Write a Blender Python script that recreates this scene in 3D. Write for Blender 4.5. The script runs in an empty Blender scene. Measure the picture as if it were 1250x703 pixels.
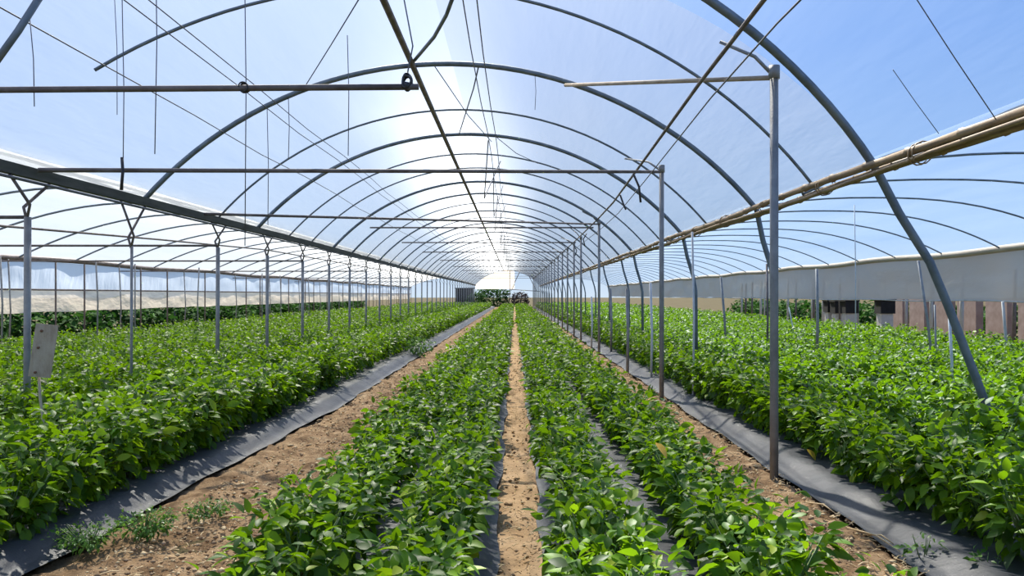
import bpy, math, random
import numpy as np
from mathutils import Vector, Matrix, Euler

random.seed(7)
RNG = np.random.default_rng(11)
scene = bpy.context.scene
COL = scene.collection

# ------------------------------------------------------------------ camera
H = 1.6            # eye height
F = 980.0          # focal length in pixels of a 1250 px wide frame
cam_d = bpy.data.cameras.new('camera')
cam_d.sensor_width = 36.0
cam_d.lens = 36.0 * F / 1250.0
cam_d.shift_x = -3.0 / 1250.0
cam_d.shift_y = 8.5 / 1250.0
cam_d.clip_end = 2000
cam = bpy.data.objects.new('camera', cam_d)
COL.objects.link(cam)
cam.location = (0, 0, H)
cam.rotation_euler = (math.pi / 2, 0, 0)
scene.camera = cam

# ------------------------------------------------------------------ sky, sun, exposure
SUN_AZ = math.radians(-10)      # left of straight ahead
SUN_EL = math.radians(51)
world = bpy.data.worlds.new('sky')
scene.world = world
world.use_nodes = True
wn = world.node_tree
wn.nodes.clear()
sdir = Vector((math.sin(SUN_AZ) * math.cos(SUN_EL), math.cos(SUN_AZ) * math.cos(SUN_EL), math.sin(SUN_EL)))
# clear blue sky: paler at the horizon, brighter round the sun
tcw = wn.nodes.new('ShaderNodeTexCoord')
sep = wn.nodes.new('ShaderNodeSeparateXYZ')
wn.links.new(tcw.outputs['Generated'], sep.inputs[0])
skr = wn.nodes.new('ShaderNodeValToRGB')
while len(skr.color_ramp.elements) < 4: skr.color_ramp.elements.new(.5)
for k, (p, c) in enumerate(((0.0, (.62, .76, .96, 1)), (.07, (.38, .58, .95, 1)), (.28, (.18, .38, .90, 1)), (1.0, (.09, .21, .60, 1)))):
    skr.color_ramp.elements[k].position = p
for k, c in enumerate(((.66, .80, .96, 1), (.40, .62, .95, 1), (.17, .385, .86, 1), (.10, .24, .60, 1))):
    skr.color_ramp.elements[k].color = c
wn.links.new(sep.outputs['Z'], skr.inputs[0])
dot = wn.nodes.new('ShaderNodeVectorMath'); dot.operation = 'DOT_PRODUCT'
nrm = wn.nodes.new('ShaderNodeVectorMath'); nrm.operation = 'NORMALIZE'
wn.links.new(tcw.outputs['Generated'], nrm.inputs[0])
wn.links.new(nrm.outputs[0], dot.inputs[0]); dot.inputs[1].default_value = sdir
mxz = wn.nodes.new('ShaderNodeMath'); mxz.operation = 'MAXIMUM'; mxz.inputs[1].default_value = 0
wn.links.new(dot.outputs['Value'], mxz.inputs[0])
pw = wn.nodes.new('ShaderNodeMath'); pw.operation = 'POWER'; pw.inputs[1].default_value = 7.0
wn.links.new(mxz.outputs[0], pw.inputs[0])
glow = wn.nodes.new('ShaderNodeMixRGB'); glow.blend_type = 'ADD'
glow.inputs[2].default_value = (.95, .95, .90, 1)
wn.links.new(pw.outputs[0], glow.inputs[0]); wn.links.new(skr.outputs[0], glow.inputs[1])
bg = wn.nodes.new('ShaderNodeBackground')
bg.inputs['Strength'].default_value = 0.85
wo = wn.nodes.new('ShaderNodeOutputWorld')
wn.links.new(glow.outputs[0], bg.inputs[0])
wn.links.new(bg.outputs[0], wo.inputs[0])

sun_d = bpy.data.lights.new('sun', 'SUN')
sun_d.energy = 10.5
sun_d.angle = math.radians(0.8)
sun_d.color = (1.0, 0.935, 0.82)
sun = bpy.data.objects.new('sun', sun_d)
COL.objects.link(sun)
sun.location = (-10, 30, 40)
sdir = Vector((math.sin(SUN_AZ) * math.cos(SUN_EL), math.cos(SUN_AZ) * math.cos(SUN_EL), math.sin(SUN_EL)))
sun.rotation_euler = sdir.to_track_quat('Z', 'Y').to_euler()

vs = scene.view_settings
vs.view_transform = 'Standard'
vs.look = 'None'
vs.exposure = 0.18
vs.gamma = 1.0
vs.use_curve_mapping = False

# ------------------------------------------------------------------ materials
def new_mat(name):
    m = bpy.data.materials.new(name)
    m.use_nodes = True
    m.node_tree.nodes.clear()
    return m, m.node_tree.nodes, m.node_tree.links

def noise(n, l, scale, detail=3, rough=.55, coord='Object', vec_scale=None):
    tc = n.new('ShaderNodeTexCoord')
    t = n.new('ShaderNodeTexNoise')
    t.inputs['Scale'].default_value = scale
    t.inputs['Detail'].default_value = detail
    t.inputs['Roughness'].default_value = rough
    if vec_scale:
        mp = n.new('ShaderNodeMapping')
        mp.inputs['Scale'].default_value = vec_scale
        l.new(tc.outputs[coord], mp.inputs[0])
        l.new(mp.outputs[0], t.inputs['Vector'])
    else:
        l.new(tc.outputs[coord], t.inputs['Vector'])
    return t

def ramp(n, l, src, stops):
    r = n.new('ShaderNodeValToRGB')
    el = r.color_ramp.elements
    while len(el) < len(stops):
        el.new(.5)
    for e, (p, c) in zip(el, stops):
        e.position = p
        e.color = (*c, 1) if len(c) == 3 else c
    l.new(src, r.inputs[0])
    return r

def simple(name, stops, scale, rough=.6, metal=0.0, bump=0.0, bscale=None, vec_scale=None, spec=.5):
    m, n, l = new_mat(name)
    out = n.new('ShaderNodeOutputMaterial')
    b = n.new('ShaderNodeBsdfPrincipled')
    t = noise(n, l, scale, 4, .6, 'Object', vec_scale)
    r = ramp(n, l, t.outputs[0], stops)
    l.new(r.outputs[0], b.inputs['Base Color'])
    b.inputs['Roughness'].default_value = rough
    b.inputs['Metallic'].default_value = metal
    b.inputs['Specular IOR Level'].default_value = spec
    if bump:
        t2 = noise(n, l, bscale or scale * 3, 5, .65)
        bp = n.new('ShaderNodeBump')
        bp.inputs['Strength'].default_value = bump
        bp.inputs['Distance'].default_value = .02
        l.new(t2.outputs[0], bp.inputs['Height'])
        l.new(bp.outputs[0], b.inputs['Normal'])
    l.new(b.outputs[0], out.inputs[0])
    return m

def film_mat(name, haze, tint, trans_tint=(.93, .96, 1.0), wrinkle=(2.2, .35, 2.2), lobe=.25):
    """thin polythene: part clear, part milky scatter"""
    m, n, l = new_mat(name)
    out = n.new('ShaderNodeOutputMaterial')
    tr = n.new('ShaderNodeBsdfTransparent')
    tr.inputs[0].default_value = (*trans_tint, 1)
    tl = n.new('ShaderNodeBsdfTranslucent')
    tl.inputs[0].default_value = (*tint, 1)
    df = n.new('ShaderNodeBsdfDiffuse')
    df.inputs[0].default_value = (*tint, 1)
    rf = n.new('ShaderNodeBsdfRefraction')
    rf.inputs['IOR'].default_value = 1.02
    rf.inputs['Roughness'].default_value = .60
    rf.inputs['Color'].default_value = (*tint, 1)
    t = noise(n, l, 1.0, 4, .6, 'Object', wrinkle)
    bp = n.new('ShaderNodeBump')
    bp.inputs['Strength'].default_value = .5
    bp.inputs['Distance'].default_value = .12
    l.new(t.outputs[0], bp.inputs['Height'])
    l.new(bp.outputs[0], tl.inputs['Normal'])
    a = n.new('ShaderNodeMixShader')
    a.inputs[0].default_value = .22
    l.new(tl.outputs[0], a.inputs[1])
    l.new(df.outputs[0], a.inputs[2])
    c = n.new('ShaderNodeMixShader')
    c.inputs[0].default_value = lobe
    l.new(a.outputs[0], c.inputs[1])
    l.new(rf.outputs[0], c.inputs[2])
    mx = n.new('ShaderNodeMixShader')
    t2 = noise(n, l, 1.0, 3, .6, 'Object', (.9, .12, .9))
    mr = n.new('ShaderNodeMapRange')
    mr.inputs['From Min'].default_value = .3
    mr.inputs['From Max'].default_value = .7
    mr.inputs['To Min'].default_value = max(0, haze - .06)
    mr.inputs['To Max'].default_value = min(1, haze + .06)
    l.new(t2.outputs[0], mr.inputs[0])
    l.new(mr.outputs[0], mx.inputs[0])
    l.new(tr.outputs[0], mx.inputs[1])
    l.new(c.outputs[0], mx.inputs[2])
    l.new(mx.outputs[0], out.inputs[0])
    return m

def leaf_mat(name, dark, mid, light, trans, rough=.38, tfac=.38):
    m, n, l = new_mat(name)
    out = n.new('ShaderNodeOutputMaterial')
    geo = n.new('ShaderNodeNewGeometry')
    oi = n.new('ShaderNodeObjectInfo')
    add = n.new('ShaderNodeMath'); add.operation = 'ADD'
    l.new(geo.outputs['Random Per Island'], add.inputs[0])
    l.new(oi.outputs['Random'], add.inputs[1])
    fr = n.new('ShaderNodeMath'); fr.operation = 'FRACT'
    l.new(add.outputs[0], fr.inputs[0])
    r = ramp(n, l, fr.outputs[0], [(0, dark), (.55, mid), (.93, light), (1.0, (light[0] * 1.5, light[1] * 1.05, light[2]))])
    b = n.new('ShaderNodeBsdfPrincipled')
    l.new(r.outputs[0], b.inputs['Base Color'])
    b.inputs['Roughness'].default_value = rough
    b.inputs['Specular IOR Level'].default_value = .28
    tl = n.new('ShaderNodeBsdfTranslucent')
    mixc = n.new('ShaderNodeMixRGB'); mixc.blend_type = 'MIX'
    mixc.inputs[0].default_value = .6
    l.new(r.outputs[0], mixc.inputs[1])
    mixc.inputs[2].default_value = (*trans, 1)
    l.new(mixc.outputs[0], tl.inputs[0])
    mx = n.new('ShaderNodeMixShader')
    mx.inputs[0].default_value = tfac
    l.new(b.outputs[0], mx.inputs[1])
    l.new(tl.outputs[0], mx.inputs[2])
    l.new(mx.outputs[0], out.inputs[0])
    return m

M = {}
M['steel'] = simple('galvanised_steel', [(.3, (.20, .20, .20)), (.6, (.30, .30, .30)), (.8, (.38, .375, .37))], 6, .55, .2, .15, 40)
M['arch'] = simple('weathered_arch_steel', [(.3, (.11, .14, .17)), (.6, (.20, .24, .28)), (.8, (.28, .30, .33))], 5, .55, .5)
M['rust'] = simple('rusty_pipe', [(.3, (.10, .075, .065)), (.55, (.19, .16, .15)), (.8, (.30, .26, .25))], 4, .65, .3)
M['gutter'] = simple('dark_gutter', [(.3, (.045, .052, .055)), (.7, (.10, .11, .115))], 3, .75, .0, vec_scale=(4, .6, 4))
M['bamboo'] = simple('bamboo', [(.25, (.13, .085, .05)), (.5, (.30, .205, .115)), (.8, (.46, .34, .20))], 3, .55, 0, .2, 20, vec_scale=(9, .8, 9))
M['tanpole'] = simple('tan_roll', [(.3, (.34, .27, .20)), (.7, (.52, .43, .33))], 3, .7, vec_scale=(6, .6, 6))
M['wire'] = simple('wire', [(.3, (.10, .10, .115)), (.7, (.20, .20, .22))], 8, .6, .3)
M['paleline'] = simple('pale_string', [(.3, (.50, .52, .55)), (.7, (.68, .70, .72))], 8, .7)
M['board'] = simple('weathered_board', [(.25, (.27, .20, .13)), (.5, (.42, .34, .25)), (.8, (.50, .43, .33))], 9, .85, 0, .3, 60, vec_scale=(2.5, 2.5, .6))
M['stick'] = simple('pale_stick', [(.3, (.40, .33, .24)), (.7, (.58, .50, .38))], 12, .8)
M['nail'] = simple('rust_spot', [(.3, (.13, .06, .035)), (.7, (.24, .12, .07))], 30, .9)
M['soil'] = simple('soil', [(.22, (.085, .050, .026)), (.42, (.22, .138, .074)), (.58, (.35, .235, .132)), (.78, (.54, .39, .235))], 4.5, .95, 0, 1.0, 34, spec=.1)
M['sand'] = simple('trodden_sandy_soil', [(.2, (.27, .165, .085)), (.42, (.44, .29, .16)), (.62, (.54, .37, .215)), (.85, (.64, .46, .29))], 3.0, .95, 0, .7, 30, spec=.1)
M['clod'] = simple('soil_clod', [(.3, (.16, .10, .058)), (.5, (.27, .18, .105)), (.7, (.46, .34, .22))], 14, .95, spec=.1)
M['straw'] = simple('dry_straw', [(.3, (.45, .31, .15)), (.7, (.72, .56, .33))], 7, .8)
M['mulch'] = simple('black_plastic_mulch', [(.25, (.030, .033, .040)), (.5, (.052, .056, .065)), (.72, (.085, .09, .10)), (.85, (.15, .138, .125))], 2.2, .5, 0, .35, 9, spec=.28)
M['outground'] = simple('outside_ground', [(.3, (.05, .045, .018)), (.55, (.09, .07, .035)), (.8, (.06, .085, .025))], .5, .95, spec=.1)
M['film'] = film_mat('milky_roof_film', .56, (.645, .67, .70), (.94, .95, .96), lobe=.68)
M['film_new'] = film_mat('clear_roof_film', .10, (.62, .70, .80))
M['film_right'] = film_mat('clear_side_bay_film', .18, (.62, .70, .80), (.84, .92, 1.0))
M['film_l'] = film_mat('bright_milky_roof_film', .56, (.755, .785, .82), (.95, .96, .965), lobe=.68)  # brighter light on the left slope is put into this lighter tint
M['film_left'] = film_mat('left_bay_film', .60, (.72, .735, .735), (.94, .95, .96), lobe=.4)
M['curtain'] = film_mat('beige_curtain', .90, (.95, .83, .66), wrinkle=(.5, .7, 1.5), lobe=.0)
M['curtain_g'] = film_mat('grey_beige_curtain', .95, (.66, .58, .46), wrinkle=(.5, .5, 1.2), lobe=.0)
M['sheetblue'] = film_mat('bluish_side_sheet', .72, (.72, .80, .90), wrinkle=(.5, 1.8, .6), lobe=.0)
M['leaf'] = leaf_mat('pepper_leaf', (.013, .046, .002), (.047, .132, .003), (.19, .34, .010), (.30, .55, .006), .48, .38)
M['leaf_far'] = leaf_mat('pepper_leaf_row', (.013, .046, .002), (.047, .132, .003), (.19, .34, .010), (.30, .55, .006), .48, .38)
M['leaf_yellow'] = leaf_mat('yellow_leaf', (.50, .36, .05), (.60, .44, .06), (.66, .50, .08), (.75, .58, .08))
M['leaf_weed'] = leaf_mat('weed_leaf', (.035, .10, .020), (.07, .19, .03), (.15, .30, .06), (.22, .42, .04))
M['bush'] = leaf_mat('bush_leaf', (.012, .045, .010), (.028, .085, .016), (.05, .13, .02), (.05, .16, .02), .95, .2)
M['bush_dark'] = leaf_mat('dark_bush_leaf', (.014, .016, .014), (.030, .024, .028), (.06, .045, .05), (.05, .03, .03), .95, .15)
M['stem'] = simple('green_stem', [(.3, (.06, .12, .025)), (.7, (.14, .22, .06))], 20, .6)
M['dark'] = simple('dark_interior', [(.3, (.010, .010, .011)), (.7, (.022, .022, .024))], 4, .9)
M['pinkwall'] = simple('pink_block', [(.3, (.26, .18, .15)), (.7, (.40, .30, .26))], 3, .9)
M['palepost'] = simple('pale_post', [(.3, (.42, .41, .39)), (.7, (.60, .58, .55))], 4, .8)
M['hose'] = simple('black_hose', [(.3, (.02, .02, .022)), (.7, (.05, .05, .055))], 6, .5)

# ------------------------------------------------------------------ mesh helpers
class MB:
    def __init__(self):
        self.v = []; self.f = []; self.n = 0
    def add(self, V, Fc):
        o = self.n
        self.v.extend([tuple(p) for p in V])
        self.f.extend([tuple(i + o for i in fc) for fc in Fc])
        self.n += len(V)
        return self
    def tube(self, pts, r, seg=8, caps=True):
        P = [Vector(p) for p in pts]
        rs = r if isinstance(r, (list, tuple)) else [r] * len(P)
        rings = []
        up = None
        for i, p in enumerate(P):
            d = (P[min(i + 1, len(P) - 1)] - P[max(i - 1, 0)])
            if d.length < 1e-9: d = Vector((0, 0, 1))
            d.normalize()
            if up is None:
                up = Vector((0, 0, 1)) if abs(d.z) < .9 else Vector((0, 1, 0))
            a = d.cross(up)
            if a.length < 1e-6: a = d.cross(Vector((1, 0, 0)))
            a.normalize(); b = a.cross(d).normalized(); up = b
            rings.append([p + (a * math.cos(2 * math.pi * k / seg) + b * math.sin(2 * math.pi * k / seg)) * rs[i] for k in range(seg)])
        V = [q for rg in rings for q in rg]
        Fc = []
        for i in range(len(P) - 1):
            for k in range(seg):
                k2 = (k + 1) % seg
                Fc.append((i * seg + k, i * seg + k2, (i + 1) * seg + k2, (i + 1) * seg + k))
        if caps:
            Fc.append(tuple(range(seg - 1, -1, -1)))
            Fc.append(tuple((len(P) - 1) * seg + k for k in range(seg)))
        return self.add(V, Fc)
    def box(self, c, s, rot=None):
        V = []
        for x in (-.5, .5):
            for y in (-.5, .5):
                for z in (-.5, .5):
                    p = Vector((x * s[0], y * s[1], z * s[2]))
                    if rot is not None: p = rot @ p
                    V.append(p + Vector(c))
        return self.add(V, [(0, 1, 3, 2), (4, 6, 7, 5), (0, 4, 5, 1), (2, 3, 7, 6), (0, 2, 6, 4), (1, 5, 7, 3)])
    def mesh(self, name, mat, smooth=True):
        me = bpy.data.meshes.new(name)
        me.from_pydata(self.v, [], self.f)
        me.materials.append(mat)
        if smooth and len(me.polygons):
            me.polygons.foreach_set('use_smooth', [True] * len(me.polygons))
        me.update()
        return me
    def build(self, name, mat, parent=None, smooth=True):
        o = bpy.data.objects.new(name, self.mesh(name, mat, smooth))
        COL.objects.link(o)
        if parent is not None: o.parent = parent
        return o

def np_mesh(name, V, Fc, mat, smooth=True):
    """V (n,3) float, Fc (m,3 or 4) int"""
    me = bpy.data.meshes.new(name)
    k = Fc.shape[1]
    me.vertices.add(len(V)); me.vertices.foreach_set('co', V.astype(np.float32).ravel())
    me.loops.add(Fc.size); me.loops.foreach_set('vertex_index', Fc.astype(np.int32).ravel())
    me.polygons.add(len(Fc)); me.polygons.foreach_set('loop_start', np.arange(0, Fc.size, k, dtype=np.int32))
    me.update(calc_edges=True)
    if smooth: me.polygons.foreach_set('use_smooth', np.ones(len(Fc), dtype=bool))
    me.materials.append(mat)
    me.validate()
    return me

def link(name, me, parent=None):
    o = bpy.data.objects.new(name, me)
    COL.objects.link(o)
    if parent is not None: o.parent = parent
    return o

def tag(o, label=None, cat=None, group=None, kind=None):
    if label: o['label'] = label
    if cat: o['category'] = cat
    if group: o['group'] = group
    if kind: o['kind'] = kind
    return o

def empty(name, loc=(0, 0, 0)):
    o = bpy.data.objects.new(name, None)
    o.empty_display_size = .2
    COL.objects.link(o); o.location = loc
    return o

def at(px, py, D):
    """photo direction at a chosen distance -> world point"""
    return Vector(((px - 628) * D / F, D, H + (360 - py) * D / F))

_LAT = {}
def vnoise(x, y, scale, seed):
    key = seed
    if key not in _LAT:
        _LAT[key] = np.random.default_rng(seed).random((256, 256))
    L = _LAT[key]
    u = np.asarray(x) / scale; v = np.asarray(y) / scale
    i = np.floor(u).astype(int); j = np.floor(v).astype(int)
    fu = u - i; fv = v - j
    fu = fu * fu * (3 - 2 * fu); fv = fv * fv * (3 - 2 * fv)
    g = lambda a, b: L[a % 256, b % 256]
    return (g(i, j) * (1 - fu) + g(i + 1, j) * fu) * (1 - fv) + (g(i, j + 1) * (1 - fu) + g(i + 1, j + 1) * fu) * fv - .5

# bay profiles: centre x, circle centre z, radius (metres above ground)
C0, Z0, R0 = -.557 * H, H - 1.41 * H, 3.30 * H          # middle bay
CL, ZL, RL = -5.50 * H, H - 1.40 * H, 3.26 * H          # left bay
CR, ZR, RR = 4.60 * H, H - 1.45 * H, 3.40 * H           # right bay
GX, GZ = -3.03 * H, H + .765 * H                        # left gutter
BX, BZ = 1.95 * H, H + .68 * H                          # bamboo rail
WLX, WLZ = -8.05 * H, H + .60 * H                       # far left rail
WRX, WRZ = 7.25 * H, H + .68 * H                        # far right rail
LEN = 100.0

def bay_left(n):
    out = []
    for k in range(n + 1):
        u = -math.cos(math.pi * k / n)
        xx = (WLX + GX) / 2 + u * (GX - WLX) / 2
        out.append((xx, WLZ + (GZ - WLZ) * (u + 1) / 2 + .62 * H * (1 - abs(u) ** 1.9)))
    return out

def bay_right(n):
    out = []
    for k in range(n + 1):
        u = -math.cos(math.pi * k / n)
        xx = (BX + WRX) / 2 + u * (WRX - BX) / 2
        out.append((xx, BZ + (WRZ - BZ) * (u + 1) / 2 + .57 * H * (1 - abs(u) ** 2.5)))
    return out

def roofz(xx):
    return Z0 + math.sqrt(max(0, R0 * R0 - (xx - C0) ** 2))

def arc(c, z0, r, xa, za, xb, zb, n):
    a0 = math.atan2(za - z0, xa - c); a1 = math.atan2(zb - z0, xb - c)
    return [(c + r * math.cos(a0 + (a1 - a0) * k / n), z0 + r * math.sin(a0 + (a1 - a0) * k / n)) for k in range(n + 1)]

# ------------------------------------------------------------------ ground
g = MB()
g.add([(-250, -40, -.05), (250, -40, -.05), (250, 500, -.05), (-250, 500, -.05)], [(0, 1, 2, 3)])
tag(g.build('ground', M['outground']), 'dry bare ground stretching away outside the tunnels', 'ground', kind='structure')

def ysamples(y0, y1, near, grow):
    ys = [y0]
    while ys[-1] < y1:
        ys.append(ys[-1] + max(near, (ys[-1]) * grow))
    return np.array(ys)

def strip(name, xl, xr, nx, mat, zf, y0=1.2, y1=LEN + 3, near=.035, grow=.008):
    ys = ysamples(y0, y1, near, grow)
    t = np.linspace(0, 1, nx)
    XL = np.array([xl(y) if callable(xl) else xl for y in ys]); XR = np.array([xr(y) if callable(xr) else xr for y in ys])
    X = XL[:, None] * (1 - t) + XR[:, None] * t
    Y = np.repeat(ys[:, None], nx, 1)
    T = np.repeat(t[None, :], len(ys), 0)
    Z = zf(X, Y, T)
    V = np.stack([X, Y, Z], -1).reshape(-1, 3)
    i = np.arange(len(ys) - 1)[:, None] * nx + np.arange(nx - 1)[None, :]
    Fc = np.stack([i, i + 1, i + nx + 1, i + nx], -1).reshape(-1, 4)
    return link(name, np_mesh(name, V, Fc, mat))

def soil_z(seed, amp=1.0, dip=.03):
    def f(X, Y, T):
        fade = np.clip(14 / np.maximum(Y, 1), 0, 1)
        z = vnoise(X, Y, .30, seed) * .07 + vnoise(X, Y, .11, seed + 1) * .045 + fade * vnoise(X, Y, .05, seed + 2) * .034
        e = np.clip(np.minimum(T, 1 - T) / .12, 0, 1)
        return z * amp - dip * np.sin(np.pi * T) + .02 - .05 * (1 - e)
    return f

L_EDGE = lambda y: -2.44 - .30 * max(0, min(1, (11.5 - y) / 7))
tag(strip('soil_path', lambda y: -.16 + .012 * math.sin(y * 1.3), .22, 15, M['sand'], soil_z(31, .55, .02)), 'narrow trodden sandy path running down the middle between the beds', 'path', kind='structure')
tag(strip('soil_path', lambda y: L_EDGE(y) - .12, -1.2, 40, M['soil'], soil_z(41, 1.0, .03)), 'rough brown soil aisle on the left, strewn with clods', 'path', kind='structure')
tag(strip('soil_path', 1.3, 2.42, 36, M['soil'], soil_z(51, .9, .03)), 'brown soil aisle on the right where the tall posts stand', 'path', kind='structure')

# ------------------------------------------------------------------ plastic mulch beds
def bed_z(seed, crown=.10):
    def f(X, Y, T):
        prof = np.clip(np.minimum(T, 1 - T) / .16, 0, 1)
        prof = prof * prof * (3 - 2 * prof)
        w = vnoise(X * 1.0, Y * .6, .13, seed) * .022 + vnoise(X, Y, .5, seed + 1) * .03
        return .035 + crown * prof + w * (.15 + .85 * prof)
    return f

BEDS = [  # x left, x right, rows, plant height, plant radius, label words
    (.175, 1.46, (.44, 1.16), .50, .29, 'right of the sandy middle path'),
    (-1.36, -.115, (-.42, -1.04), .50, .30, 'left of the sandy middle path'),
    (2.31, 4.05, (2.84, 3.62), .68, .37, 'right of the tall posts'),
    (L_EDGE, -4.15, (-3.08, -3.82), .66, .37, 'left of the left soil aisle'),
]
x = 4.35
while x < 11.2:
    BEDS.append((x, x + 1.5, (x + .38, x + 1.12), .70, .37, 'in the right-hand tunnel')); x += 1.78
x = -4.35
while x > -9.8:
    BEDS.append((x, x - 1.5, (x - .40, x - 1.14), .66, .37, 'in the left-hand tunnel')); x -= 1.78
wob = lambda f, s: (lambda y: (f(y) if callable(f) else f) + .018 * math.sin(y * 2.1 + s) + .012 * math.sin(y * 5.3 + 2 * s))
for i, (a, b, rows, ph, pr, where) in enumerate(BEDS):
    lab = 'dark grey plastic mulch sheet on the bed ' + where
    near = i < 4
    o = strip('mulch_sheet', wob(a, i), wob(b, i + 3), 40 if near else 14, M['mulch'], bed_z(100 + 7 * i), near=.05 if near else .15, grow=.012 if near else .03)
    if near:
        tag(o, lab, 'plastic sheet')
    else:
        tag(o, 'dark plastic mulch sheet hidden under pepper rows ' + where, 'plastic sheet', 'mulch sheets ' + where)

# soil between side-bay beds
g = MB()
for (xa, xb) in ((4.0, 12.2), (-12.6, -4.1)):
    g.add([(xa, .5, 0), (xb, .5, 0), (xb, LEN + 3, 0), (xa, LEN + 3, 0)], [(0, 1, 2, 3)])
tag(g.build('soil_floor', M['soil']), 'brown soil under the crop rows of the side tunnels', 'soil', kind='structure')

# ------------------------------------------------------------------ roof films and side sheets
def film(name, prof, y0, y1, mat, label, step=1.2, sag=.03, seed=3, kind='structure'):
    ys = np.arange(y0, y1 + .01, (y1 - y0) / max(1, round((y1 - y0) / step)))
    P = np.array(prof)
    X = np.repeat(P[None, :, 0], len(ys), 0); Z = np.repeat(P[None, :, 1], len(ys), 0)
    Y = np.repeat(ys[:, None], len(P), 1)
    t = np.linspace(0, 1, len(P))[None, :]
    Z = Z + sag * vnoise(X * 1.0 + 50, Y, 1.1, seed) * np.sin(np.pi * t)
    V = np.stack([X, Y, Z], -1).reshape(-1, 3)
    nx = len(P)
    i = np.arange(len(ys) - 1)[:, None] * nx + np.arange(nx - 1)[None, :]
    Fc = np.stack([i, i + 1, i + nx + 1, i + nx], -1).reshape(-1, 4)
    return tag(link(name, np_mesh(name, V, Fc, mat)), label, 'plastic film', kind=kind)

def lift(p, c, z0, d):   # film lies on the outside of the arches
    out = []
    for (xx, zz) in p:
        v = Vector((xx - c, zz - z0)); v = v.normalized() * (v.length + d)
        out.append((c + v.x, z0 + v.y))
    return out
mid = lift(arc(C0, Z0, R0, GX, GZ, BX, BZ, 40), C0, Z0, .045)
lft = [(a, b + .05) for a, b in bay_left(32)]
rgt = [(a, b + .05) for a, b in bay_right(32)]
A1 = 7.05
film('ceiling', mid[20:], -9, A1, M['film_new'], 'clear plastic roof film over the right slope nearest the camera, showing blue sky', seed=61)
film('ceiling', mid[:21], -9, A1, M['film_l'], 'pale plastic roof film over the left slope nearest the camera', seed=65)
film('ceiling', mid[:21], A1, LEN, M['film_l'], 'bright milky roof film over the left slope of the long middle tunnel', seed=62)
film('ceiling', mid[20:], A1, LEN, M['film'], 'greyish milky roof film over the right slope of the long middle tunnel', seed=66)
film('ceiling', lft, -9, LEN, M['film_left'], 'pale plastic roof film over the left-hand tunnel', seed=63)
film('ceiling', rgt, -9, LEN, M['film_right'], 'clear plastic roof film over the right-hand tunnel showing blue sky', seed=64)

def vsheet(name, xa, za, xb, zb, mat, label, y0=-4, y1=LEN, n=7, seed=5, amp=.10):
    ys = np.arange(y0, y1, .35)
    t = np.linspace(0, 1, n)[None, :]
    X = xa + (xb - xa) * t + 0 * ys[:, None]
    Y = ys[:, None] + 0 * t
    Z = za + (zb - za) * t + 0 * Y
    X = X + amp * vnoise(Y, Z * 1.6 + Y * .2, .9, seed) * np.sin(np.pi * t * .9 + .1)
    Z = Z + .05 * vnoise(Y, Y * 0, 1.3, seed + 1) * t
    V = np.stack([X, Y, Z], -1).reshape(-1, 3)
    i = np.arange(len(ys) - 1)[:, None] * n + np.arange(n - 1)[None, :]
    Fc = np.stack([i, i + 1, i + n + 1, i + n], -1).reshape(-1, 4)
    return tag(link(name, np_mesh(name, V, Fc, mat)), label, 'curtain', kind='structure')
WML = H + .09 * H
vsheet('wall_left', WLX, WLZ - .05, WLX - .1, WML, M['sheetblue'], 'bluish translucent sheet between the two rails of the far left wall', seed=71)
vsheet('wall_left', WLX - .06, WML, WLX - .1, H - .30 * H, M['curtain'], 'cream side curtain hanging along the far left wall', seed=73, amp=.06)
vsheet('wall_right', WRX + .02, WRZ, WRX + .12, H - .095 * H, M['curtain_g'], 'grey-beige side curtain hanging along the far right wall', seed=75, amp=.22)

# ------------------------------------------------------------------ arches
def foot(c, z0, r, side):
    return c + side * math.sqrt(r * r - z0 * z0)
THICK = [A1, 10.5, 15.1, 21.4]
THIN = [8.3, 13.1, 17.2, 19.1]
yy = 23.9; k = 0; FAR = []
while yy < LEN + .1:
    FAR.append((yy, k % 2 == 0)); yy += 2.45; k += 1
ORD = {A1: 'nearest thick grey steel arch, crossing the top right corner down to the ground',
       10.5: 'second thick steel arch, sweeping across the middle tunnel over the hanging motor',
       15.1: 'third thick steel arch, just in front of the second cross pipe',
       21.4: 'fourth thick steel arch, below the second cross pipe'}
ORT = {8.3: 'thin bare arch wire-tied near the top edge, before the second thick arch',
       13.1: 'thin arch between the second and third thick steel arches',
       17.2: 'thin arch just beyond the third thick steel arch',
       19.1: 'thin arch just before the fourth thick steel arch'}
def arch_pts(c, z0, r, xa, za, xb, zb, y, n, skew=0.0):
    P = arc(c, z0, r, xa, za, xb, zb, n)
    return [(px_, y + skew * (i / n), pz) for i, (px_, pz) in enumerate(P)]
fx = foot(C0, Z0, R0, 1)
TAIL = [(2.03 * H, H + .45 * H), (2.10 * H, H + .22 * H), (2.13 * H, H + .05 * H), (2.14 * H, -.1)]
TAIL1 = [(2.11 * H, H + .45 * H), (2.28 * H, H + .18 * H), (2.38 * H, H - .06 * H), (2.55 * H, H - .5 * H), (2.76 * H, -.1)]
for y in THICK:
    if y == A1:      # runs at a slant: its left foot stands nearer the camera
        pts = arch_pts(C0, Z0, R0, GX, GZ, BX, BZ, 4.8, 40, A1 - 4.8)
        pts += [(a, A1, b) for a, b in TAIL1]
    else:
        pts = arch_pts(C0, Z0, R0, GX, GZ, BX, BZ, y, 40) + [(a, y, b) for a, b in TAIL]
    tag(MB().tube(pts, .034 if y != A1 else .038, 10).build('roof_arch', M['arch']), ORD[y], 'arch', 'steel arches of the middle tunnel')
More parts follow.
